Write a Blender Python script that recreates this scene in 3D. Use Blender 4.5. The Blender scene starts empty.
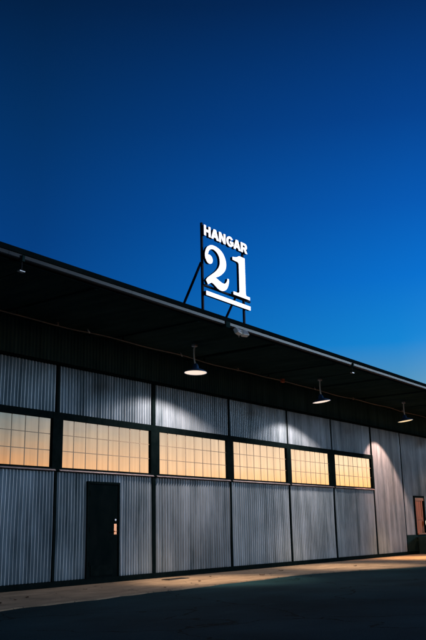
import bpy, bmesh, math, random
from mathutils import Vector, Matrix
random.seed(21)
S = bpy.context.scene
C = S.collection
R = math.radians

# ------------------------------------------------------------------ materials
def mat(name, col, rough=.6, metal=0., spec=.5):
    m = bpy.data.materials.new(name); m.use_nodes = True
    b = m.node_tree.nodes['Principled BSDF']
    b.inputs['Base Color'].default_value = (*col, 1)
    b.inputs['Roughness'].default_value = rough
    b.inputs['Metallic'].default_value = metal
    b.inputs['Specular IOR Level'].default_value = spec
    return m, m.node_tree, b

def noise(t, scale, mapping=(1, 1, 1), detail=4, rough=.6, coord='Object'):
    tc = t.nodes.new('ShaderNodeTexCoord'); mp = t.nodes.new('ShaderNodeMapping')
    mp.inputs['Scale'].default_value = mapping
    n = t.nodes.new('ShaderNodeTexNoise')
    n.inputs['Scale'].default_value = scale; n.inputs['Detail'].default_value = detail
    n.inputs['Roughness'].default_value = rough
    t.links.new(tc.outputs[coord], mp.inputs['Vector']); t.links.new(mp.outputs[0], n.inputs['Vector'])
    return n.outputs['Fac']

def ramp(t, fac, stops, interp='LINEAR'):
    r = t.nodes.new('ShaderNodeValToRGB'); r.color_ramp.interpolation = interp
    e = r.color_ramp.elements
    while len(e) < len(stops): e.new(.5)
    for k, (p, c) in enumerate(stops):
        e[k].position = p; e[k].color = (*c, 1) if len(c) == 3 else c
    t.links.new(fac, r.inputs['Fac'])
    return r.outputs['Color']

def mix(t, fac, a, b, mode='MIX'):
    n = t.nodes.new('ShaderNodeMix'); n.data_type = 'RGBA'; n.blend_type = mode
    for sock, v in ((n.inputs[0], fac), (n.inputs[6], a), (n.inputs[7], b)):
        if hasattr(v, 'is_linked') or hasattr(v, 'links'): t.links.new(v, sock)
        elif isinstance(v, (int, float)): sock.default_value = v
        else: sock.default_value = (*v, 1)
    return n.outputs[2]

def math_(t, op, a, b=None, clamp=False):
    n = t.nodes.new('ShaderNodeMath'); n.operation = op; n.use_clamp = clamp
    for i, v in enumerate((a, b)):
        if v is None: continue
        if isinstance(v, (int, float)): n.inputs[i].default_value = v
        else: t.links.new(v, n.inputs[i])
    return n.outputs[0]

def bump(t, b, h, strength=.3, dist=.02):
    n = t.nodes.new('ShaderNodeBump'); n.inputs['Strength'].default_value = strength
    n.inputs['Distance'].default_value = dist
    t.links.new(h, n.inputs['Height']); t.links.new(n.outputs[0], b.inputs['Normal'])

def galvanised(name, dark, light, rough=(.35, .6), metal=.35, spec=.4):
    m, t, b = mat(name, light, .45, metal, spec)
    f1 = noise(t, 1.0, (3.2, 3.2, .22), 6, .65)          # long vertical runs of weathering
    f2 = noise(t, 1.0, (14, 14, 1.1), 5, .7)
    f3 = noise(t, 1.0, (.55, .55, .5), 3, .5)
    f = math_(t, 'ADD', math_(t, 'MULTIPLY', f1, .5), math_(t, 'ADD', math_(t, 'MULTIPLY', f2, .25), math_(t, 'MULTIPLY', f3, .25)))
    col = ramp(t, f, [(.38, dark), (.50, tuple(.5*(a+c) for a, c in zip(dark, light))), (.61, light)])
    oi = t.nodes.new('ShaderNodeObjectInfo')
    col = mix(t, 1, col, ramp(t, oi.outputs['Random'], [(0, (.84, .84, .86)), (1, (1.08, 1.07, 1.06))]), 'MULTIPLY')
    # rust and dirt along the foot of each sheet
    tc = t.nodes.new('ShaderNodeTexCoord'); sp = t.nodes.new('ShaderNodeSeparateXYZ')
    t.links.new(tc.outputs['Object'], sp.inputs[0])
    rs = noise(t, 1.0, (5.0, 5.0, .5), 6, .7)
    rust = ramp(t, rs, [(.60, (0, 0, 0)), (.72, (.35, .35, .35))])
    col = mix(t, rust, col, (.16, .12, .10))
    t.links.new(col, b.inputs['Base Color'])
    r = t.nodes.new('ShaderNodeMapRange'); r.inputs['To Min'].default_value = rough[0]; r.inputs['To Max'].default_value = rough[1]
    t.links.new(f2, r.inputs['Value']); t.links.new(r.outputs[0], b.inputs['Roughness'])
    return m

M = {}
M['galv'] = galvanised('galvanised_sheet', (.12, .18, .225), (.54, .65, .75), metal=.1)
M['galv_old'] = galvanised('weathered_sheet', (.115, .175, .215), (.42, .53, .63), metal=.1)
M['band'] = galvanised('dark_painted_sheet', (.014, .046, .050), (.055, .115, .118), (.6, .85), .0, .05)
m, t, b = mat('dark_steel', (.012, .020, .021), .6, .0, .0)
t.links.new(ramp(t, noise(t, 6), [(.35, (.003, .007, .0075)), (.7, (.006, .011, .012))]), b.inputs['Base Color']); M['steel'] = m
m, t, b = mat('door_paint', (.008, .014, .016), .55, 0, .0)
t.links.new(ramp(t, noise(t, 3, (1, 1, .5)), [(.35, (.002, .006, .007)), (.7, (.005, .009, .010))]), b.inputs['Base Color']); M['door'] = m
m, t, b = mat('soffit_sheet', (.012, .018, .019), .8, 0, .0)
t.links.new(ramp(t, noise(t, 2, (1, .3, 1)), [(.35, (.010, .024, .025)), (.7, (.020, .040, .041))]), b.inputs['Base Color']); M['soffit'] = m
m, t, b = mat('gutter_metal', (.30, .30, .34), .4, 0., .12)
t.links.new(ramp(t, noise(t, 1.5, (1, 4, 4), 6), [(.35, (.010, .016, .022)), (.65, (.034, .034, .038))]), b.inputs['Base Color']); M['gutter'] = m
m, t, b = mat('roof_metal', (.05, .05, .055), .7, .0, .0)
t.links.new(ramp(t, noise(t, 2), [(.35, (.004, .009, .010)), (.65, (.008, .014, .015))]), b.inputs['Base Color']); M['roof'] = m
# window panes: metal-filmed glass that mirrors the evening sky
m, t, b = mat('mirror_film_glass', (.78, .78, .76), .012, 1.)
f = noise(t, 1.0, (9, 9, .35), 4, .6)
t.links.new(ramp(t, f, [(.3, (.66, .65, .63)), (.7, (.86, .86, .84))]), b.inputs['Base Color'])
bump(t, b, noise(t, 1.0, (1.6, 1.6, 2.3), 2, .4), .10, .01); M['glass'] = m
m, t, b = mat('glazing_bar', (.42, .31, .21), .6, 0, .1); M['bar'] = m
m, t, b = mat('sill_flashing', (.55, .50, .52), .45, .3)
t.links.new(ramp(t, noise(t, 5, (1, 3, 3)), [(.35, (.24, .20, .21)), (.65, (.44, .37, .38))]), b.inputs['Base Color']); M['sill'] = m
m, t, b = mat('brass', (.72, .36, .20), .3, 1.); M['brass'] = m
m, t, b = mat('lamp_enamel', (.035, .11, .27), .35, .0); M['enamel'] = m
m, t, b = mat('lamp_white', (.75, .74, .70), .5); M['lampwhite'] = m
m, t, b = mat('zinc', (.42, .41, .42), .45, .5)
t.links.new(ramp(t, noise(t, 14), [(.35, (.30, .29, .30)), (.65, (.52, .50, .50))]), b.inputs['Base Color']); M['zinc'] = m
m, t, b = mat('rusty_zinc', (.30, .16, .11), .6, .0)
t.links.new(ramp(t, noise(t, 5, (1, 1, 1), 6), [(.4, (.17, .155, .145)), (.6, (.26, .19, .15))]), b.inputs['Base Color']); M['rustpipe'] = m
m, t, b = mat('orange_box', (.45, .10, .04), .6); M['orange'] = m
m, t, b = mat('varnished_wood', (.20, .075, .035), .6, 0, .08)
t.links.new(ramp(t, noise(t, 3, (6, 6, .5), 5), [(.35, (.22, .062, .02)), (.65, (.48, .14, .045))]), b.inputs['Base Color']); M['wood'] = m
m, t, b = mat('light_wood', (.42, .2, .1), .6, 0, .1)
t.links.new(ramp(t, noise(t, 3, (.6, 6, 6), 5), [(.35, (.22, .09, .04)), (.65, (.34, .15, .07))]), b.inputs['Base Color']); M['trim'] = m
m, t, b = mat('teal_paint', (.04, .075, .075), .7, 0, .0)
t.links.new(ramp(t, noise(t, 4), [(.35, (.010, .026, .027)), (.65, (.020, .040, .040))]), b.inputs['Base Color']); M['teal'] = m
m, t, b = mat('dark_can', (.004, .007, .020), .6, 0, .05); M['can'] = m
def emit(name, col, s):
    m, t, b = mat(name, (.8, .8, .8), .4)
    b.inputs['Emission Color'].default_value = (*col, 1); b.inputs['Emission Strength'].default_value = s
    return m
M['face'] = emit('lit_acrylic', (.93, .90, 1.0), 1.05)
M['diff_white'] = emit('lit_diffuser_white', (1.0, .82, .67), .9)
M['diff_warm'] = emit('lit_diffuser_warm', (1.0, .76, .40), .85)
M['bulb'] = emit('lit_globe', (1.0, .82, .62), .8)
m, t, b = mat('leaf', (.10, .045, .02), .8); M['leaf'] = m
m, t, b = mat('iron', (.03, .026, .022), .6, .4); M['iron'] = m

# asphalt
m, t, b = mat('asphalt', (.03, .035, .037), .95, 0, .02)
a = ramp(t, noise(t, 60, detail=3), [(.3, (.0045, .020, .028)), (.7, (.011, .038, .051))])
bb = ramp(t, noise(t, .35, detail=5), [(.35, (.65, .65, .65)), (.7, (1.35, 1.35, 1.35))])
c1 = mix(t, 1, a, bb, 'MULTIPLY')
sc = ramp(t, noise(t, 1.0, (.25, 1.6, 1), 5, .7), [(.55, (0, 0, 0)), (.75, (.5, .5, .5))])
c1 = mix(t, sc, c1, (.016, .048, .062))
chips = ramp(t, noise(t, 38, detail=2, rough=.8), [(.66, (0, 0, 0)), (.72, (.8, .8, .8))])
c1 = mix(t, chips, c1, (.04, .085, .098))
tc = t.nodes.new('ShaderNodeTexCoord'); nz = t.nodes.new('ShaderNodeTexNoise'); nz.inputs['Scale'].default_value = 1.3; nz.inputs['Detail'].default_value = 6
t.links.new(tc.outputs['Object'], nz.inputs['Vector'])
sc_ = t.nodes.new('ShaderNodeVectorMath'); sc_.operation = 'SCALE'; sc_.inputs['Scale'].default_value = 1.1; t.links.new(nz.outputs['Color'], sc_.inputs[0])
ad = t.nodes.new('ShaderNodeVectorMath'); ad.operation = 'ADD'; t.links.new(tc.outputs['Object'], ad.inputs[0]); t.links.new(sc_.outputs[0], ad.inputs[1])
vo = t.nodes.new('ShaderNodeTexVoronoi'); vo.feature = 'DISTANCE_TO_EDGE'; vo.inputs['Scale'].default_value = .28; t.links.new(ad.outputs[0], vo.inputs['Vector'])
c1 = mix(t, math_(t, 'MULTIPLY', math_(t, 'LESS_THAN', vo.outputs['Distance'], .007), .8), c1, (.0015, .008, .010))
t.links.new(c1, b.inputs['Base Color'])
bump(t, b, noise(t, 90, detail=2), .6, .01); M['asphalt'] = m
# concrete apron
m, t, b = mat('concrete', (.3, .26, .2), .85, 0, .25)
a = ramp(t, noise(t, 1.6, (.6, 1.4, 1), 7, .65), [(.3, (.11, .082, .055)), (.5, (.19, .142, .096)), (.75, (.28, .215, .15))])
g = ramp(t, noise(t, 55, detail=3), [(.3, (.82, .82, .82)), (.7, (1.15, 1.15, 1.15))])
c1 = mix(t, 1, a, g, 'MULTIPLY')
st = ramp(t, noise(t, .9, (1, 2, 1), 5, .7), [(.58, (0, 0, 0)), (.70, (.7, .7, .7))])
c1 = mix(t, st, c1, (.09, .065, .05))
tc = t.nodes.new('ShaderNodeTexCoord'); sx = t.nodes.new('ShaderNodeSeparateXYZ'); t.links.new(tc.outputs['Object'], sx.inputs[0])
jn = math_(t, 'LESS_THAN', math_(t, 'PINGPONG', math_(t, 'ADD', sx.outputs['X'], .9), 1.75), .014)
vo = t.nodes.new('ShaderNodeTexVoronoi'); vo.feature = 'DISTANCE_TO_EDGE'; vo.inputs['Scale'].default_value = .55
mp = t.nodes.new('ShaderNodeMapping'); nz = t.nodes.new('ShaderNodeTexNoise'); nz.inputs['Scale'].default_value = 2.5; nz.inputs['Detail'].default_value = 5
t.links.new(tc.outputs['Object'], nz.inputs['Vector'])
ad = t.nodes.new('ShaderNodeVectorMath'); ad.operation = 'ADD'; t.links.new(tc.outputs['Object'], ad.inputs[0])
sc_ = t.nodes.new('ShaderNodeVectorMath'); sc_.operation = 'SCALE'; sc_.inputs['Scale'].default_value = .5; t.links.new(nz.outputs['Color'], sc_.inputs[0]); t.links.new(sc_.outputs[0], ad.inputs[1])
t.links.new(ad.outputs[0], vo.inputs['Vector'])
ck = math_(t, 'LESS_THAN', vo.outputs['Distance'], .006)
c1 = mix(t, math_(t, 'MULTIPLY', math_(t, 'MAXIMUM', jn, ck), .75), c1, (.035, .028, .022))
t.links.new(c1, b.inputs['Base Color'])
bump(t, b, noise(t, 40, detail=4), .4, .01); M['concrete'] = m

# ------------------------------------------------------------------ mesh helpers
class MB:
    def __init__(s): s.v = []; s.f = []
    def add(s, vs, fs):
        n = len(s.v); s.v += [tuple(v) for v in vs]; s.f += [tuple(i+n for i in f) for f in fs]; return s
    def box(s, x0, x1, y0, y1, z0, z1):
        vs = [(x, y, z) for z in (z0, z1) for y in (y0, y1) for x in (x0, x1)]
        return s.add(vs, [(0, 2, 3, 1), (4, 5, 7, 6), (0, 1, 5, 4), (2, 6, 7, 3), (0, 4, 6, 2), (1, 3, 7, 5)])
    def tube(s, pts, r, n=10, caps=True):
        pts = [Vector(p) for p in pts]; rings = []
        rr = r if isinstance(r, (list, tuple)) else [r]*len(pts)
        up = Vector((0, 0, 1))
        for i, p in enumerate(pts):
            d = (pts[min(i+1, len(pts)-1)]-pts[max(i-1, 0)]).normalized()
            u = d.cross(Vector((0, 0, 1)) if abs(d.z) < .9 else Vector((0, 1, 0))).normalized(); w = d.cross(u)
            rings.append([p+rr[i]*(math.cos(2*math.pi*k/n)*u+math.sin(2*math.pi*k/n)*w) for k in range(n)])
        vs = [v for ring in rings for v in ring]; fs = []
        for i in range(len(pts)-1):
            for k in range(n):
                fs.append((i*n+k, i*n+(k+1) % n, (i+1)*n+(k+1) % n, (i+1)*n+k))
        if caps: fs += [tuple(range(n))[::-1], tuple((len(pts)-1)*n+k for k in range(n))]
        return s.add(vs, fs)
    def bar(s, a, b, w, h=None):
        """square bar between two points"""
        a = Vector(a); b = Vector(b); h = h or w; d = (b-a).normalized()
        u = d.cross(Vector((0, 1, 0)) if abs(d.y) < .9 else Vector((0, 0, 1))).normalized(); q = d.cross(u)
        vs = [p+sx*u*w/2+sy*q*h/2 for p in (a, b) for sx, sy in ((-1, -1), (1, -1), (1, 1), (-1, 1))]
        return s.add(vs, [(3, 2, 1, 0), (4, 5, 6, 7), (0, 1, 5, 4), (1, 2, 6, 5), (2, 3, 7, 6), (3, 0, 4, 7)])
    def lathe(s, prof, n=40, M4=None, close=False):
        vs = []; fs = []
        for r, z in prof:
            for k in range(n):
                p = Vector((r*math.cos(2*math.pi*k/n), r*math.sin(2*math.pi*k/n), z)); vs.append(M4 @ p if M4 else p)
        for i in range(len(prof)-1):
            for k in range(n): fs.append((i*n+k, i*n+(k+1) % n, (i+1)*n+(k+1) % n, (i+1)*n+k))
        return s.add(vs, fs)
    def build(s, name, m, parent=None, smooth=False, bevel=0, kind=None):
        me = bpy.data.meshes.new(name); me.from_pydata(s.v, [], s.f); me.validate()
        bm = bmesh.new(); bm.from_mesh(me); bmesh.ops.recalc_face_normals(bm, faces=bm.faces); bm.to_mesh(me); bm.free()
        me.materials.append(m)
        o = bpy.data.objects.new(name, me); C.objects.link(o)
        if smooth:
            for p in me.polygons: p.use_smooth = True
        if bevel:
            bv = o.modifiers.new('bevel', 'BEVEL'); bv.width = bevel; bv.segments = 2; bv.limit_method = 'ANGLE'
        if parent: o.parent = parent
        if kind: o['kind'] = kind
        return o

def thing(name, label, cat, loc=(0, 0, 0), group=None):
    o = bpy.data.objects.new(name, None); C.objects.link(o); o.location = loc
    o.empty_display_size = .2
    o['label'] = label; o['category'] = cat
    if group: o['group'] = group
    return o
def tag(o, label, cat, group=None):
    o['label'] = label; o['category'] = cat
    if group: o['group'] = group
    return o

def corrugated(x0, x1, z0, z1, y=0., pitch=.112, amp=.029, seg=8, lean=0.):
    """a corrugated sheet standing in the wall plane, facing -Y, with its edges turned back"""
    mb = MB(); n = max(2, int(round((x1-x0)/pitch*seg))); vs = []; fs = []
    rows = 7
    ph = random.random()*6
    for j in range(rows+1):
        z = z0+(z1-z0)*j/rows
        for i in range(n+1):
            x = x0+(x1-x0)*i/n
            s = math.sin(2*math.pi*x/pitch+.45*math.sin(1.1*z+.9*x+ph)+.25*math.sin(2.3*z-1.7*x))
            w = .0035*math.sin(1.7*x+ph+.8*z)+.0025*math.sin(3.9*x-1.3*z+ph)
            vs.append((x, y-amp*(1 if s > 0 else -1)*abs(s)**.8-w, z))
    for j in range(rows):
        for i in range(n):
            a = j*(n+1)+i; fs.append((a, a+1, a+n+2, a+n+1))
    mb.add(vs, fs)
    return mb

# ------------------------------------------------------------------ the ground
def sheet(name, poly, z, m):
    mb = MB(); mb.add([(x, y, z) for x, y in poly], [tuple(range(len(poly)))])
    return mb.build(name, m, kind='structure')
sheet('asphalt_yard', [(-400, -400), (500, -400), (500, 400), (-400, 400)], -.02, M['asphalt'])
# concrete apron along the wall: a slab just above the asphalt, worn outer edge
edge = [(-12, -3.6), (0, -3.45), (5, -3.33), (9, -3.24), (12.3, -3.12), (15.2, -3.02), (17.5, -2.93), (19.8, -2.88), (20.9, -3.18), (22.4, -3.72), (24.1, -4.4), (27, -5.2), (32, -6.2), (60, -9)]
fine = []
for i in range(len(edge)-1):
    (xa, ya), (xb, yb) = edge[i], edge[i+1]; n = max(1, int((xb-xa)/.25))
    for k in range(n):
        f = k/n; x = xa+(xb-xa)*f
        fine.append((x, ya+(yb-ya)*f+.035*math.sin(2.1*x)+.03*math.sin(5.3*x+1)+random.uniform(-.02, .02)))
fine.append(edge[-1])
mb = MB(); n = len(fine)
vs = [(x, y, 0) for x, y in fine]+[(x, 14., 0) for x, y in fine]+[(x, y-.03, -.03) for x, y in fine]
fs = [(i, i+1, n+i+1, n+i) for i in range(n-1)]+[(i+1, i, 2*n+i, 2*n+i+1) for i in range(n-1)]
mb.add(vs, fs).build('concrete_apron', M['concrete'], kind='structure')

# ------------------------------------------------------------------ the hangar
hangar = thing('hangar', 'long corrugated metal hangar with overhanging dark eave and row of glowing windows', 'hangar')
J = [2.7, 6.2, 9.65, 13.13, 16.64, 20.20, 23.64, 26.76, 30.13, 33.02, 36.4, 39.8, 43.2]
GL = {0: (2.86, 6.06), 1: (6.34, 9.5), 2: (9.8, 12.97), 3: (13.29, 16.49), 4: (16.84, 20.04), 5: (20.35, 23.50), 6: (23.76, 26.52), 7: (26.90, 29.99)}
ZB, ZWB, ZWT, ZUB, ZUT, ZC = .13, 2.67, 3.80, 3.96, 5.10, 6.02
XL, XR = 2.7, 43.2
# solid shell behind the sheets
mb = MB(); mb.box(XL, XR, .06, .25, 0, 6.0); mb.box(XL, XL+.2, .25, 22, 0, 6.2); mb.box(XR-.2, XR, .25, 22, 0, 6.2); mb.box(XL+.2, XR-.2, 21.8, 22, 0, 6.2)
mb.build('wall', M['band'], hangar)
# upper corrugated panels, dark band, lower panels
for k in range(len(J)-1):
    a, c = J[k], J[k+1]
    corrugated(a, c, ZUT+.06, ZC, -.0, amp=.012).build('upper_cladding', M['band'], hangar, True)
    g = .05 if k not in (4,) else .08
    if k < 8:
        corrugated(a+.032, c-.032, ZUB, ZUT-.01, pitch=.1).build('upper_panel', M['galv'], hangar, True)
        if k == 3:
            corrugated(a+.038, 14.15, ZB, ZWB-.1, pitch=.098).build('lower_panel', M['galv'], hangar, True)
            corrugated(15.30, c-.069, ZB, ZWB-.1, pitch=.098).build('lower_panel', M['galv'], hangar, True)
            corrugated(14.152, 15.298, 2.39, ZWB-.1, pitch=.098).build('door_header_panel', M['galv'], hangar, True)
        else:
            corrugated(a+(.069 if k == 4 else .032), c-.032, ZB, ZWB-.1, pitch=.098 if k < 4 else .112).build('lower_panel', M['galv'] if k != 7 else M['galv_old'], hangar, True)
    elif k == 9:
        mbp = corrugated(a+.03, c-.03, 2.45, ZUT-.01, pitch=.1167).build('tall_panel', M['galv_old'], hangar, True)
        corrugated(a+.03, 34.04, .80, 2.448).build('side_panel', M['galv_old'], hangar, True)
        corrugated(35.22, c-.03, .80, 2.448).build('side_panel', M['galv_old'], hangar, True)
        MB().box(a+.03, c-.03, -.035, .02, ZB, .796).build('kick_panel', M['teal'], hangar)
    else:
        corrugated(a+.03, c-.03, ZB, ZUT-.01).build('tall_panel', M['galv_old'], hangar, True)
# posts
for k, x in enumerate(J):
    w = {4: .068, 3: .036}.get(k, .03)
    if k == 0 or k == len(J)-1: w = .1
    if k <= 8:
        for z0, z1 in ((ZB, ZWB-.08), (ZUB, ZUT)):
            MB().box(x-w, x+w, -.045, .05, z0, z1).build('joint_strip', M['steel'], hangar)
        gl = GL.get(k-1, (0, x-.12))[1]; gr = GL.get(k, (x+.12, 0))[0]
        if k == 8: gr = x+.02
        if k == 0: gl = x-.1
        MB().box(gl, gr, -.07, .05, ZWB-.078, ZUB-.002).build('post', M['steel'], hangar)
    else:
        MB().box(x-.028, x+.028, -.035, .05, ZB, ZUT).build('joint_strip', M['steel'], hangar)
# horizontal rails
MB().box(XL, XR, -.10, .04, ZUT, ZUT+.058).build('door_track', M['steel'], hangar)
MB().box(XL, XR, -.09, .05, -.01, ZB-.004).build('base_track', M['steel'], hangar)
# windows
for k, (a, c) in GL.items():
    fr = MB()
    fr.box(a, c, -.068, .05, ZWT, ZUB-.003).box(a, c, -.066, .05, ZWB-.045, ZWB)
    w = fr.build('window', M['steel'], hangar)
    MB().box(a, c, -.02, .0, ZWB, ZWT).build('pane', M['glass'], w)
    bars = MB(); nb = 8
    for i in range(1, nb):
        x = a+(c-a)*i/nb; bars.box(x-.009, x+.009, -.0245, -.0202, ZWB, ZWT)
    for j in range(1, 3):
        z = ZWB+(ZWT-ZWB)*j/3+.01; bars.box(a+.03, c-.03, -.0240, -.0205, z-.008, z+.008)
    bars.build('glazing_bars', M['bar'], w)
    sl = MB(); x0, x1 = J[k]+.07, J[k+1]-.06
    sl.add([(x0, -.071, ZWB-.047), (x1, -.071, ZWB-.047), (x1, -.105, ZWB-.078), (x0, -.105, ZWB-.078), (x0, -.02, ZWB-.052), (x1, -.02, ZWB-.052), (x1, -.097, ZWB-.085), (x0, -.097, ZWB-.085)],
           [(0, 1, 2, 3), (7, 6, 5, 4), (3, 2, 6, 7), (0, 3, 7, 4), (1, 5, 6, 2)])
    sl.build('sill', M['sill'], w)
# personnel door
dr = MB().box(14.22, 15.24, -.050, .03, .125, 2.33).build('door', M['door'], hangar, bevel=.004)
MB().box(14.152, 14.217, -.066, .05, .13, 2.385).box(15.243, 15.298, -.066, .05, .13, 2.385).box(14.217, 15.243, -.066, .05, 2.333, 2.385).build('door_frame', M['steel'], hangar)
h = MB(); h.box(15.085, 15.185, -.062, -.0505, 1.12, 1.38)
h.build('handle_plate', M['brass'], dr, bevel=.004)
h = MB(); h.tube([(15.135, -.062, 1.20), (15.135, -.11, 1.20)], .014).tube([(15.135, -.11, 1.20), (15.02, -.115, 1.20)], .012)
h.build('handle', M['brass'], dr, True)
MB().lathe([(.0, -.0), (.028, 0), (.028, .02), (0, .022)], 20, Matrix.Translation((15.135, -.0505, 1.47)) @ Matrix.Rotation(R(90), 4, 'X')).build('lock_cylinder', M['zinc'], dr)
MB().box(14.30, 15.06, -.058, -.0505, .18, .42).build('kick_plate', M['steel'], dr)
for z in (.45, 1.25, 2.1):
    MB().tube([(14.235, -.06, z-.06), (14.235, -.06, z+.06)], .012).build('hinge', M['steel'], dr)
# brown wooden doorway above the loading step
MB().box(34.06, 34.16, -.05, .05, .80, 2.36).box(35.10, 35.20, -.05, .05, .80, 2.36).box(34.06, 35.20, -.053, .05, 2.362, 2.442).build('doorway_frame', M['steel'], hangar)
MB().box(34.16, 35.10, -.045, .05, 2.24, 2.358).build('doorway_lintel', M['trim'], hangar)
MB().box(34.16, 35.10, -.10, .05, .80, .86).build('doorway_threshold', M['trim'], hangar)
wd = MB(); wd.box(34.165, 34.95, -.02, .03, .862, 2.238)
wd.box(34.165, 34.29, -.034, -.0205, .862, 2.238).box(34.83, 34.95, -.034, -.0205, .862, 2.238).box(34.292, 34.828, -.033, -.0205, 1.42, 1.52)
wd.build('wooden_door', M['wood'], hangar, bevel=.003)
MB().box(34.955, 35.098, -.015, .03, .862, 2.238).build('door_recess', M['door'], hangar)
MB().box(34.06, 36.36, -.95, -.095, -.01, .72).build('loading_step', M['teal'], hangar, bevel=.01)
# roof, fascia, gutter, soffit
mb = MB(); ys, ye = -3.2, 22.2
pro = [(ys, 6.25), (9.5, 6.95), (ye, 6.25), (ye, 6.17), (9.5, 6.87), (ys, 6.17)]
x0, x1 = XL-.4, XR+.4
vs = [(x0, y, z) for y, z in pro]+[(x1, y, z) for y, z in pro]
mb.add(vs, [(0, 1, 7, 6), (1, 2, 8, 7), (2, 3, 9, 8), (3, 4, 10, 9), (4, 5, 11, 10), (5, 0, 6, 11), (0, 5, 4, 1), (1, 4, 3, 2), (6, 7, 10, 11), (7, 8, 9, 10)])
rf = mb.build('roof', M['roof'], hangar)
# folded edge cap
MB().box(x0, x1, -3.235, -3.202, 6.15, 6.252).build('fascia', M['roof'], hangar)
# gutter in lengths with seams
gx = [x0, 8.9, 12.2, 15.62, 15.80, 19.2, 22.6, 26, 29.4, 32.8, 36.2, 39.6, x1]
for i in range(len(gx)-1):
    a, c = gx[i], gx[i+1]
    if i == 3: continue
    g = MB(); P = [(-3.19, 6.148), (-3.215, 6.148), (-3.218, 6.075), (-3.205, 6.060), (-3.18, 6.058), (-3.08, 6.058), (-3.08, 6.148)]
    n = len(P); g.add([(a+.003, y, z) for y, z in P]+[(c-.003, y, z) for y, z in P], [(k, (k+1) % n, n+(k+1) % n, n+k) for k in range(n)]+[tuple(range(n))[::-1], tuple(range(n, 2*n))])
    g.build('gutter', M['gutter'], hangar)
MB().box(15.62, 15.80, -3.24, -3.08, 6.0, 6.148).build('gutter_joint', M['teal'], hangar, bevel=.006)
# soffit: ribbed sheet running out from the wall
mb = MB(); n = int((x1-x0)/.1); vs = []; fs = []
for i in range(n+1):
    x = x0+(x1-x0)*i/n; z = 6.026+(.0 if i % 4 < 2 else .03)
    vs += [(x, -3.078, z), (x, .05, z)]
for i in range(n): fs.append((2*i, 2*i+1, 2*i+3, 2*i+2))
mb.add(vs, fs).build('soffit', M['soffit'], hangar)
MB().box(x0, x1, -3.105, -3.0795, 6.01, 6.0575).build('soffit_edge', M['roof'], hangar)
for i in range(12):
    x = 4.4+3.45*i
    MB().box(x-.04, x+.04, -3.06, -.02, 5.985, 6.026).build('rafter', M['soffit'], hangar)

# ------------------------------------------------------------------ conduit under the eave
cd = thing('conduit_pipe', 'thin rusty conduit pipe running along under the eave above the lamps', 'pipe', (XL, -.62, 5.90))
pts = []
for i in range(90):
    x = XL+(XR-XL)*i/89; pts.append((x-XL, 0, .014*math.sin(x*.9)+.01*math.sin(x*2.3)-.02*abs(math.sin(x*math.pi/3.45))))
MB().tube(pts, .014, 8).build('pipe', M['rustpipe'], cd, True)
for x, mm in ((12.5, 'rustpipe'), (19.9, 'rustpipe'), (27.6, 'rustpipe'), (32.2, 'zinc')):
    MB().box(x-XL-.03, x-XL+.03, -.03, .03, -.035, .045).build('coupling', M[mm], cd, bevel=.008)
MB().box(22.43-XL, 22.57-XL, -.05, .05, -.05, .07).build('junction_box', M['orange'], cd, bevel=.01)
for x in (13.48, 17.09, 24.6):
    MB().tube([(x-XL-.03, -.03, .06), (x-XL+.05, -.03, -.03)], .016, 8).build('pipe_clip', M['zinc'], cd, True)
for i in range(12):
    x = 4.4+3.45*i-XL
    MB().box(x-.012, x+.012, -.016, .016, .012, .10).build('hanger_strap', M['steel'], cd)

# ------------------------------------------------------------------ pendant lamps
LG = 'lamps hanging under the eave'
def lamp(X, label, tiltx, tilty, diff, power, col, cone, aim, blend, down=2600, dcol=(1, .70, .46)):
    t = thing('pendant_lamp', label, 'lamp', (X, -1.5, 6.02), LG)
    # canopy, stem
    MB().box(-.06, .06, -.06, .06, -.10, -.035).build('mounting_box', M['zinc'], t, bevel=.012)
    st = [(0, 0, -.09), (-.018, 0, -.16), (-.028, 0, -.28), (-.026, 0, -.40), (-.008, 0, -.50), (.02, 0, -.58)]
    MB().tube(st, .021, 10).build('stem', M['lampwhite'], t, True)
    R4 = Matrix.Translation((.03, 0, -.79)) @ Matrix.Rotation(R(tiltx), 4, 'X') @ Matrix.Rotation(R(tilty), 4, 'Y')
    prof = [(.0, .235), (.05, .235), (.06, .20), (.075, .185), (.085, .11), (.14, .085), (.24, .045), (.305, .005), (.312, -.012), (.305, -.012), (.235, .035), (.14, .074), (.075, .10), (.0, .12)]
    MB().lathe(prof, 48, R4).build('lamp_shade', M['enamel'], t, True)
    MB().lathe([(0, .008), (.20, .008), (.290, .0), (.292, -.006), (.22, -.022), (.12, -.03), (0, -.033)], 48, R4).build('diffuser', diff, t, True)
    L = bpy.data.lights.new('lamp_light', 'SPOT'); L.energy = power; L.color = col; L.spot_size = R(2*cone); L.spot_blend = blend; L.shadow_soft_size = .06
    if down:
        L2 = bpy.data.lights.new('lamp_light_down', 'SPOT'); L2.energy = down; L2.color = dcol; L2.spot_size = R(58); L2.spot_blend = 1; L2.shadow_soft_size = .1
        o2 = bpy.data.objects.new('lamp_light', L2); C.objects.link(o2); o2.parent = t; o2.location = (.03, 0, -.87); o2.rotation_euler = Vector((.0, -.12, -1)).to_track_quat('-Z', 'Y').to_euler()
    o = bpy.data.objects.new('lamp_light', L); C.objects.link(o); o.parent = t
    o.location = (.03, 0, -.86)
    d = Vector(aim).normalized(); o.rotation_euler = d.to_track_quat('-Z', 'Y').to_euler()
    return t
lamp(16.6, 'white lit pendant lamp with blue shade, nearest of three, just below the lit sign', 0, 2, M['diff_white'], 360, (1, .80, .71), 74, (0, .02, -1), .26)
lamp(23.45, 'middle pendant lamp of three under the eave, beside the small orange junction box', -5, -6, M['diff_white'], 380, (1, .80, .71), 69, (0, .06, -1), .24)
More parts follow.
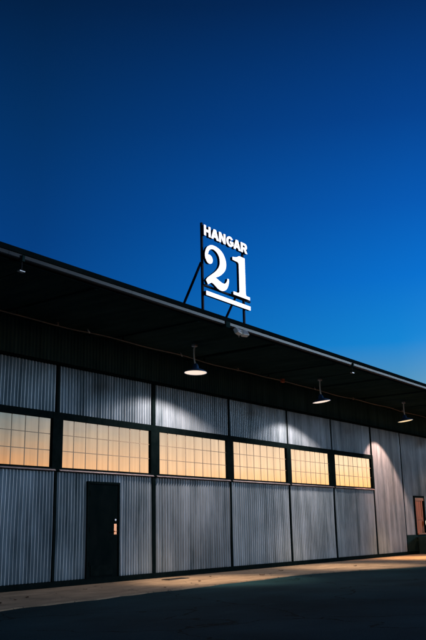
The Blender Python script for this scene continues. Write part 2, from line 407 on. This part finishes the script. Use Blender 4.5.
lamp(30.3, 'yellowish lit pendant lamp farthest right, above the corner of the last window', -6, -5, M['diff_warm'], 760, (1, .52, .37), 41, (.10, .50, -1), .24, 5200, (1, .55, .24))
lamp(37.2, 'warm pendant lamp beyond the brown doorway at the far end', -6, -5, M['diff_warm'], 700, (1, .50, .20), 44, (-.45, -.05, -1), .5, 7000, (1, .45, .15))

# ------------------------------------------------------------------ rooftop sign
sg = thing('rooftop_sign', 'illuminated white sign reading HANGAR 21 on a dark steel frame above the eave', 'sign', (14.72, -3.2, 6.25))
sg_o = Vector((14.72, -3.2, 6.25))
def rel(p): return (p[0]-sg_o.x, p[1]-sg_o.y, p[2]-sg_o.z)
Ya = -3.08       # frame plane
def sbar(name, a, b, w): return MB().bar(rel(a), rel(b), w).build(name, M['can'], sg)
sbar('post', (14.89, Ya, 6.27), (14.89, Ya, 8.54), .05)
sbar('post', (16.66, Ya, 6.27), (16.66, Ya, 8.38), .05)
sbar('rail', (14.917, Ya, 8.34), (16.87, Ya, 8.34), .05)
sbar('rail', (14.917, Ya, 6.94), (16.95, Ya, 6.94), .045)
sbar('rail', (14.917, Ya, 6.76), (16.90, Ya, 6.76), .04)
sbar('brace', (14.89, Ya+.03, 7.52), (14.89, -2.36, 6.32), .045)
sbar('brace', (16.66, Ya+.03, 7.42), (16.66, -2.36, 6.32), .045)
for x in (14.89, 16.66):
    MB().box(x-.08-sg_o.x, x+.08-sg_o.x, Ya-.08-sg_o.y, Ya+.08-sg_o.y, .002, .018).build('base_plate', M['can'], sg)

def arc(cx, cz, rx, rz, a0, a1, n):
    return [(cx+rx*math.cos(R(a0+(a1-a0)*i/n)), cz+rz*math.sin(R(a0+(a1-a0)*i/n))) for i in range(n+1)]
def catmull(P, k=8):
    out = []
    for i in range(len(P)-1):
        p0 = P[max(i-1, 0)]; p1 = P[i]; p2 = P[i+1]; p3 = P[min(i+2, len(P)-1)]
        for j in range(k):
            t = j/k
            out.append(tuple(.5*((2*b)+(-a+c)*t+(2*a-5*b+4*c-d)*t*t+(-a+3*b-3*c+d)*t**3) for a, b, c, d in zip(p0, p1, p2, p3)))
    out.append(P[-1]); return out
def channel(name, loops, y0=-3.17, depth=.07, face_lift=0.):
    """a channel letter: dark can with a lit face just in front of it. loops: closed outlines (holes by even-odd)"""
    def fill(y, d, nm, m, parent):
        cu = bpy.data.curves.new(nm, 'CURVE'); cu.dimensions = '2D'; cu.fill_mode = 'BOTH'; cu.extrude = d/2
        for lp in loops:
            sp = cu.splines.new('POLY'); sp.points.add(len(lp)-1); sp.use_cyclic_u = True
            for i, (x, z) in enumerate(lp): sp.points[i].co = (x+.03-sg_o.x, z-sg_o.z, 0, 1)
        tmp = bpy.data.objects.new('tmp', cu); C.objects.link(tmp)
        me = bpy.data.meshes.new_from_object(tmp)
        bpy.data.objects.remove(tmp); bpy.data.curves.remove(cu)
        for v in me.vertices: v.co = (v.co.x, y-sg_o.y-v.co.z, v.co.y)
        me.materials.clear(); me.materials.append(m); me.name = nm
        for p in me.polygons: p.use_smooth = False; p.material_index = 0
        bm = bmesh.new(); bm.from_mesh(me); bmesh.ops.remove_doubles(bm, verts=bm.verts, dist=1e-5); bmesh.ops.recalc_face_normals(bm, faces=bm.faces); bm.to_mesh(me); bm.free()
        o = bpy.data.objects.new(nm, me); C.objects.link(o); o.parent = parent; return o
    can = fill(y0+depth/2, depth, name, M['can'], sg)
    fill(y0-.008-face_lift, .014, 'lit_face', M['face'], can)
    return can
# HANGAR: cap height, heavy grotesque
zb, H = 8.195, .265
def T(x, pts, w): return [(x+a*w, zb+b*H) for a, b in pts]
def lH(x, w): return [T(x, [(0, 0), (.27, 0), (.27, .40), (.69, .40), (.69, 0), (.96, 0), (.96, 1), (.69, 1), (.69, .62), (.27, .62), (.27, 1), (0, 1)], w)]
def lA(x, w): return [T(x, [(0.02, 0), (.27, 0), (.33, .20), (.65, .20), (.71, 0), (.96, 0), (.635, 1), (.345, 1)], w), T(x, [(.40, .40), (.49, .74), (.58, .40)], w)]
def lN(x, w): return [T(x, [(0, 0), (.25, 0), (.25, .60), (.68, 0), (.95, 0), (.95, 1), (.70, 1), (.70, .40), (.27, 1), (0, 1)], w)]
def lG(x, w):
    o = arc(.5, .5, .5, .52, 35, 325, 26); i = arc(.5, .5, .25, .31, 325, 40, 18)
    pts = o+[(1.0, .18), (1.0, .56), (.52, .56), (.52, .34), (.70, .34), (.70, .30)]+i[2:]
    return [T(x, pts, w)]
def lR(x, w):
    o = [(0, 0), (.27, 0), (.27, .34), (.46, .34), (.68, 0), (.99, 0), (.74, .38)]+arc(.60, .68, .36, .32, -50, 90, 12)+[(0, 1)]
    c = [(.27, .55), (.27, .79), (.52, .79)]+arc(.54, .67, .13, .12, 80, -80, 6)+[(.52, .55)]
    return [T(x, o, w), T(x, c, w)]
for nm, fn, x, w in (('letter_h', lH, 14.835, .275), ('letter_a', lA, 15.125, .325), ('letter_n', lN, 15.465, .285), ('letter_g', lG, 15.785, .305), ('letter_a', lA, 16.095, .325), ('letter_r', lR, 16.435, .29)):
    channel(nm, fn(x, w))
# numeral 2: modulated stroke
P2 = [(14.925, 7.60, .10), (14.915, 7.72, .105), (14.975, 7.86, .10), (15.10, 7.945, .10), (15.25, 7.965, .105), (15.42, 7.92, .15), (15.54, 7.83, .21), (15.60, 7.70, .255), (15.59, 7.57, .25), (15.50, 7.44, .20), (15.37, 7.33, .16), (15.22, 7.24, .12), (15.08, 7.15, .11), (14.98, 7.07, .12), (14.94, 7.01, .13)]
S2 = [(14.93, 6.99, .10), (15.02, 7.07, .14), (15.13, 7.115, .17), (15.27, 7.09, .20), (15.42, 7.035, .22), (15.56, 7.02, .20), (15.68, 7.06, .15), (15.76, 7.14, .10), (15.80, 7.22, .07), (15.81, 7.29, .05)]
def stroke(P):
    Q = catmull(P, 6); L = []; Rr = []
    for i, (x, z, w) in enumerate(Q):
        a = Q[max(i-1, 0)]; b = Q[min(i+1, len(Q)-1)]; dx, dz = b[0]-a[0], b[1]-a[1]; l = math.hypot(dx, dz) or 1
        L.append((x-dz/l*w/2, z+dx/l*w/2)); Rr.append((x+dz/l*w/2, z-dx/l*w/2))
    return L+Rr[::-1]
two = channel('numeral_two', [stroke(P2)])
for lp, lift in ((stroke(S2), .003), (arc(15.02, 7.61, .135, .115, 0, 360, 28)[:-1], .006)):
    for nm in ('piece',):
        c = channel('numeral_piece', [lp], -3.17-lift, .07)
        # joined into the numeral so that it stays one can and one lit face
        f = [o for o in c.children][0]; tf = [o for o in two.children][0]
        for src, dst in ((c, two), (f, tf)):
            bm = bmesh.new(); bm.from_mesh(dst.data); bm.from_mesh(src.data); bm.to_mesh(dst.data); bm.free()
        bpy.data.objects.remove(f); bpy.data.objects.remove(c)
one = [(16.04, 7.945), (16.13, 7.955), (16.24, 7.99), (16.33, 8.04), (16.585, 8.04), (16.585, 7.06), (16.62, 7.02), (16.775, 7.02), (16.775, 6.945), (16.04, 6.945), (16.04, 7.02), (16.24, 7.02), (16.315, 7.06), (16.315, 7.82), (16.28, 7.86), (16.04, 7.87)]
channel('numeral_one', [one])
channel('underline', [[(14.885, 6.672), (16.79, 6.672), (16.79, 6.775), (14.885, 6.775)]])

# ------------------------------------------------------------------ floodlight at the gutter
fl = thing('floodlight', 'pale grey twin floodlight fixed under the gutter below the rooftop sign', 'floodlight', (16.2, -3.2, 6.06))
MB().box(-.05, .07, -.07, .05, -.13, -.026).build('bracket', M['lampwhite'], fl, bevel=.01)
MB().tube([(.01, -.01, -.12), (.01, -.01, -.21)], .014).build('sensor', M['zinc'], fl)
for sx in (-.17, .13):
    R4 = Matrix.Translation((sx, -.09, -.115)) @ Matrix.Rotation(R(-28), 4, 'X') @ Matrix.Rotation(R(10 if sx < 0 else -10), 4, 'Z')
    hb = MB().box(-.11, .11, -.055, .05, -.07, .07); hb.v = [tuple(R4 @ Vector(v)) for v in hb.v]
    hd = hb.build('lamp_head', M['lampwhite'], fl, bevel=.012)
    gb = MB().box(-.085, .085, -.062, -.056, -.05, .05); gb.v = [tuple(R4 @ Vector(v)) for v in gb.v]
    gb.build('lens', M['zinc'], hd)

# hangers on the gutter
def hanger(x, label):
    t = thing('eave_hanger', label, 'bracket', (x, -3.2, 6.03), 'thin hangers below the gutter')
    MB().box(-.03, .03, -.05, .03, -.02, .10).build('clamp', M['teal'], t, bevel=.004)
    MB().tube([(0, 0, 0), (0, 0, -.19)], .008, 8).build('rod', M['gutter'], t)
    MB().tube([(0, -.02, -.195), (0, 1.0, -.215)], .007, 8).build('tie', M['steel'], t)
    MB().box(-.06, .06, -.03, .05, -.21, -.192).build('foot', M['zinc'], t)
hanger(9.22, 'small hanger rod below the gutter at the far left of the eave')
hanger(22.45, 'small hanger rod below the gutter above the middle lamp')

# wall light by the brown doorway
wl = thing('wall_light', 'small pale lit wall light beside the brown wooden doorway', 'lamp', (35.02, -.055, 1.3))
MB().lathe([(0, -.13), (.03, -.12), (.045, -.07), (.05, .02), (.04, .08), (0, .10)], 20, Matrix.Translation((0, -.09, 0))).build('globe', M['bulb'], wl, True)
MB().box(-.04, .04, -.03, .035, -.06, .06).build('back_plate', M['steel'], wl)

# ------------------------------------------------------------------ small things on the ground
dc = thing('drain_grate', 'dark iron drain grate set in the concrete apron near the thick wall post', 'drain grate', (16.5, -.87, 0))
MB().box(-.40, .40, -.14, .14, .002, .012).build('rim', M['iron'], dc)
b_ = MB()
for i in range(14): b_.box(-.37+i*.055, -.345+i*.055, -.12, .12, .0125, .020)
b_.build('bars', M['iron'], dc)
def leaf(x, y, s, lab):
    mb = MB(); n = 7; vs = []; a0 = random.uniform(0, 6.28)
    for i in range(n):
        f = i/(n-1); w = s*.34*math.sin(math.pi*min(.98, max(.03, f)))**.8
        for sd in (-1, 0, 1):
            lx = (f-.5)*s; ly = sd*w; lz = .006+abs(sd)*s*.07+s*.10*(f-.5)**2*4*random.uniform(.3, 1.3)
            vs.append((lx*math.cos(a0)-ly*math.sin(a0), lx*math.sin(a0)+ly*math.cos(a0), lz))
    fs = [(3*i+j, 3*i+j+1, 3*i+j+4, 3*i+j+3) for i in range(n-1) for j in (0, 1)]
    o = mb.add(vs, fs).build('dead_leaf', M['leaf'], None, True); o.location = (x, y, 0)
    tag(o, lab, 'leaf', 'dead leaves on the concrete apron')
LV = [(10.9, -1.75, .13, 'larger dead leaf on the concrete left of the dark door'), (9.75, -2.35, .15, 'dead leaf lying near the left end of the concrete apron'),
      (10.4, -2.0, .10, 'tiny dead leaf between the two leaves at the left end of the apron'), (15.95, -2.05, .13, 'dead leaf on the concrete directly outside the drain grate'),
      (17.6, -1.15, .10, 'tiny dead leaf on the concrete right of the drain grate'), (18.6, -2.1, .15, 'dark dead leaf on the apron under the thick wall panel joint'),
      (20.6, -1.45, .16, 'dark curled dead leaf on the middle of the apron'), (23.6, -2.3, .16, 'farthest dead leaf on the widening part of the apron'),
      (12.9, -1.3, .09, 'small dead leaf on the concrete in front of the left door jamb'), (14.0, -2.6, .09, 'small dead leaf close to the asphalt edge before the door')]
for x, y, s, lab in LV: leaf(x, y, s, lab)

# ------------------------------------------------------------------ sky
SUN_AZ, SUN_EL = R(-14), R(2.0)     # azimuth measured from +X
w = bpy.data.worlds.new('World'); S.world = w; w.use_nodes = True
t = w.node_tree; bg = t.nodes['Background']
tc = t.nodes.new('ShaderNodeTexCoord'); sp = t.nodes.new('ShaderNodeSeparateXYZ'); t.links.new(tc.outputs['Generated'], sp.inputs[0])
el = math_(t, 'DIVIDE', math_(t, 'ARCSINE', sp.outputs['Z']), R(45), )
hl = math_(t, 'SQRT', math_(t, 'MAXIMUM', math_(t, 'SUBTRACT', 1, math_(t, 'MULTIPLY', sp.outputs['Z'], sp.outputs['Z'])), 1e-4))
g = math_(t, 'DIVIDE', math_(t, 'ADD', math_(t, 'MULTIPLY', sp.outputs['X'], math.cos(SUN_AZ)), math_(t, 'MULTIPLY', sp.outputs['Y'], math.sin(SUN_AZ))), hl)
def sky_ramp(st): return ramp(t, el, [(0, tuple(.35*c for c in st[0][1]))]+[(max(e, .3)/45, c) for e, c in st], 'LINEAR')
A = sky_ramp([(0, (.10, .12, .22)), (8, (.012, .12, .38)), (14, (.001, .062, .27)), (20, (0, .043, .205)), (28, (0, .028, .125)), (36, (0, .0125, .055)), (45, (0, .007, .03))])
B = sky_ramp([(0, (1.35, .46, .10)), (4.3, (1.0, .45, .17)), (6.2, (.50, .37, .26)), (8.2, (.19, .26, .28)), (9.6, (.08, .30, .52)), (12.5, (.004, .235, .66)), (17, (.0, .155, .60)), (22, (0, .095, .44)), (28, (0, .050, .26)), (36, (0, .019, .10)), (45, (0, .009, .05))])
Cc = sky_ramp([(0, (1.7, .66, .10)), (2.4, (1.65, .84, .27)), (4.2, (1.5, 1.06, .68)), (6.5, (1.15, .86, .62)), (10, (.30, .42, .60)), (13, (.04, .24, .64)), (17, (.0, .155, .60)), (22, (0, .095, .44)), (28, (0, .052, .27)), (36, (0, .02, .10)), (45, (0, .009, .05))])
f1 = t.nodes.new('ShaderNodeMapRange'); f1.inputs['From Min'].default_value = .45; f1.inputs['From Max'].default_value = .82; t.links.new(g, f1.inputs[0])
f2 = t.nodes.new('ShaderNodeMapRange'); f2.inputs['From Min'].default_value = .80; f2.inputs['From Max'].default_value = .985; t.links.new(g, f2.inputs[0])
# the side of the sky facing the wall is a duller, greener dusk than the deep blue behind the hangar
Dd = sky_ramp([(0, (.20, .20, .18)), (6, (.14, .19, .20)), (14, (.055, .12, .16)), (28, (.02, .05, .085)), (45, (.003, .016, .035))])
f3 = t.nodes.new('ShaderNodeMapRange'); f3.inputs['From Min'].default_value = .15; f3.inputs['From Max'].default_value = -.55; t.links.new(sp.outputs['Y'], f3.inputs[0])
A = mix(t, f3.outputs[0], A, Dd)
dusk = mix(t, f2.outputs[0], mix(t, f1.outputs[0], A, B), Cc)
sky = t.nodes.new('ShaderNodeTexSky'); sky.sky_type = 'NISHITA'; sky.sun_disc = False
sky.sun_elevation = SUN_EL; sky.sun_rotation = R(90)-SUN_AZ
nish = mix(t, 1, sky.outputs[0], (.002, .004, .008), 'MULTIPLY')
tot = mix(t, 1, dusk, nish, 'ADD')
t.links.new(tot, bg.inputs['Color']); bg.inputs['Strength'].default_value = 1.0

sl = bpy.data.lights.new('afterglow', 'SUN'); sl.energy = 1.5; sl.angle = R(8); sl.color = (.60, .80, 1)  # directional lamp added to stand in for the afterglow; the sun has set
so = bpy.data.objects.new('afterglow', sl); C.objects.link(so); so['kind'] = 'structure'
az, e_ = R(-35), R(12.5)
d = -Vector((math.cos(az)*math.cos(e_), math.sin(az)*math.cos(e_), math.sin(e_)))
so.rotation_euler = d.to_track_quat('-Z', 'Y').to_euler(); so.location = (0, -30, 20)

# ------------------------------------------------------------------ camera
F_ = Vector((0.78170246, 0.57040539, 0.25214868)); R_ = Vector((0.59348193, -0.80460544, -0.01973046)); U_ = Vector((-0.19162584, -0.16506903, 0.96748734))
cam = bpy.data.cameras.new('camera'); co = bpy.data.objects.new('camera', cam); C.objects.link(co)
cam.sensor_fit = 'HORIZONTAL'; cam.sensor_width = 36; cam.lens = 802.24/426*36; cam.clip_end = 2000
Mx = Matrix((R_, U_, -F_)).transposed().to_4x4(); Mx.translation = (0, -14.2406, 1.2); co.matrix_world = Mx
S.camera = co
S.render.engine = 'CYCLES'
S.view_settings.view_transform = 'Standard'; S.view_settings.look = 'None'; S.view_settings.gamma = 1; S.view_settings.exposure = 0
S.render.resolution_x = 682; S.render.resolution_y = 1024
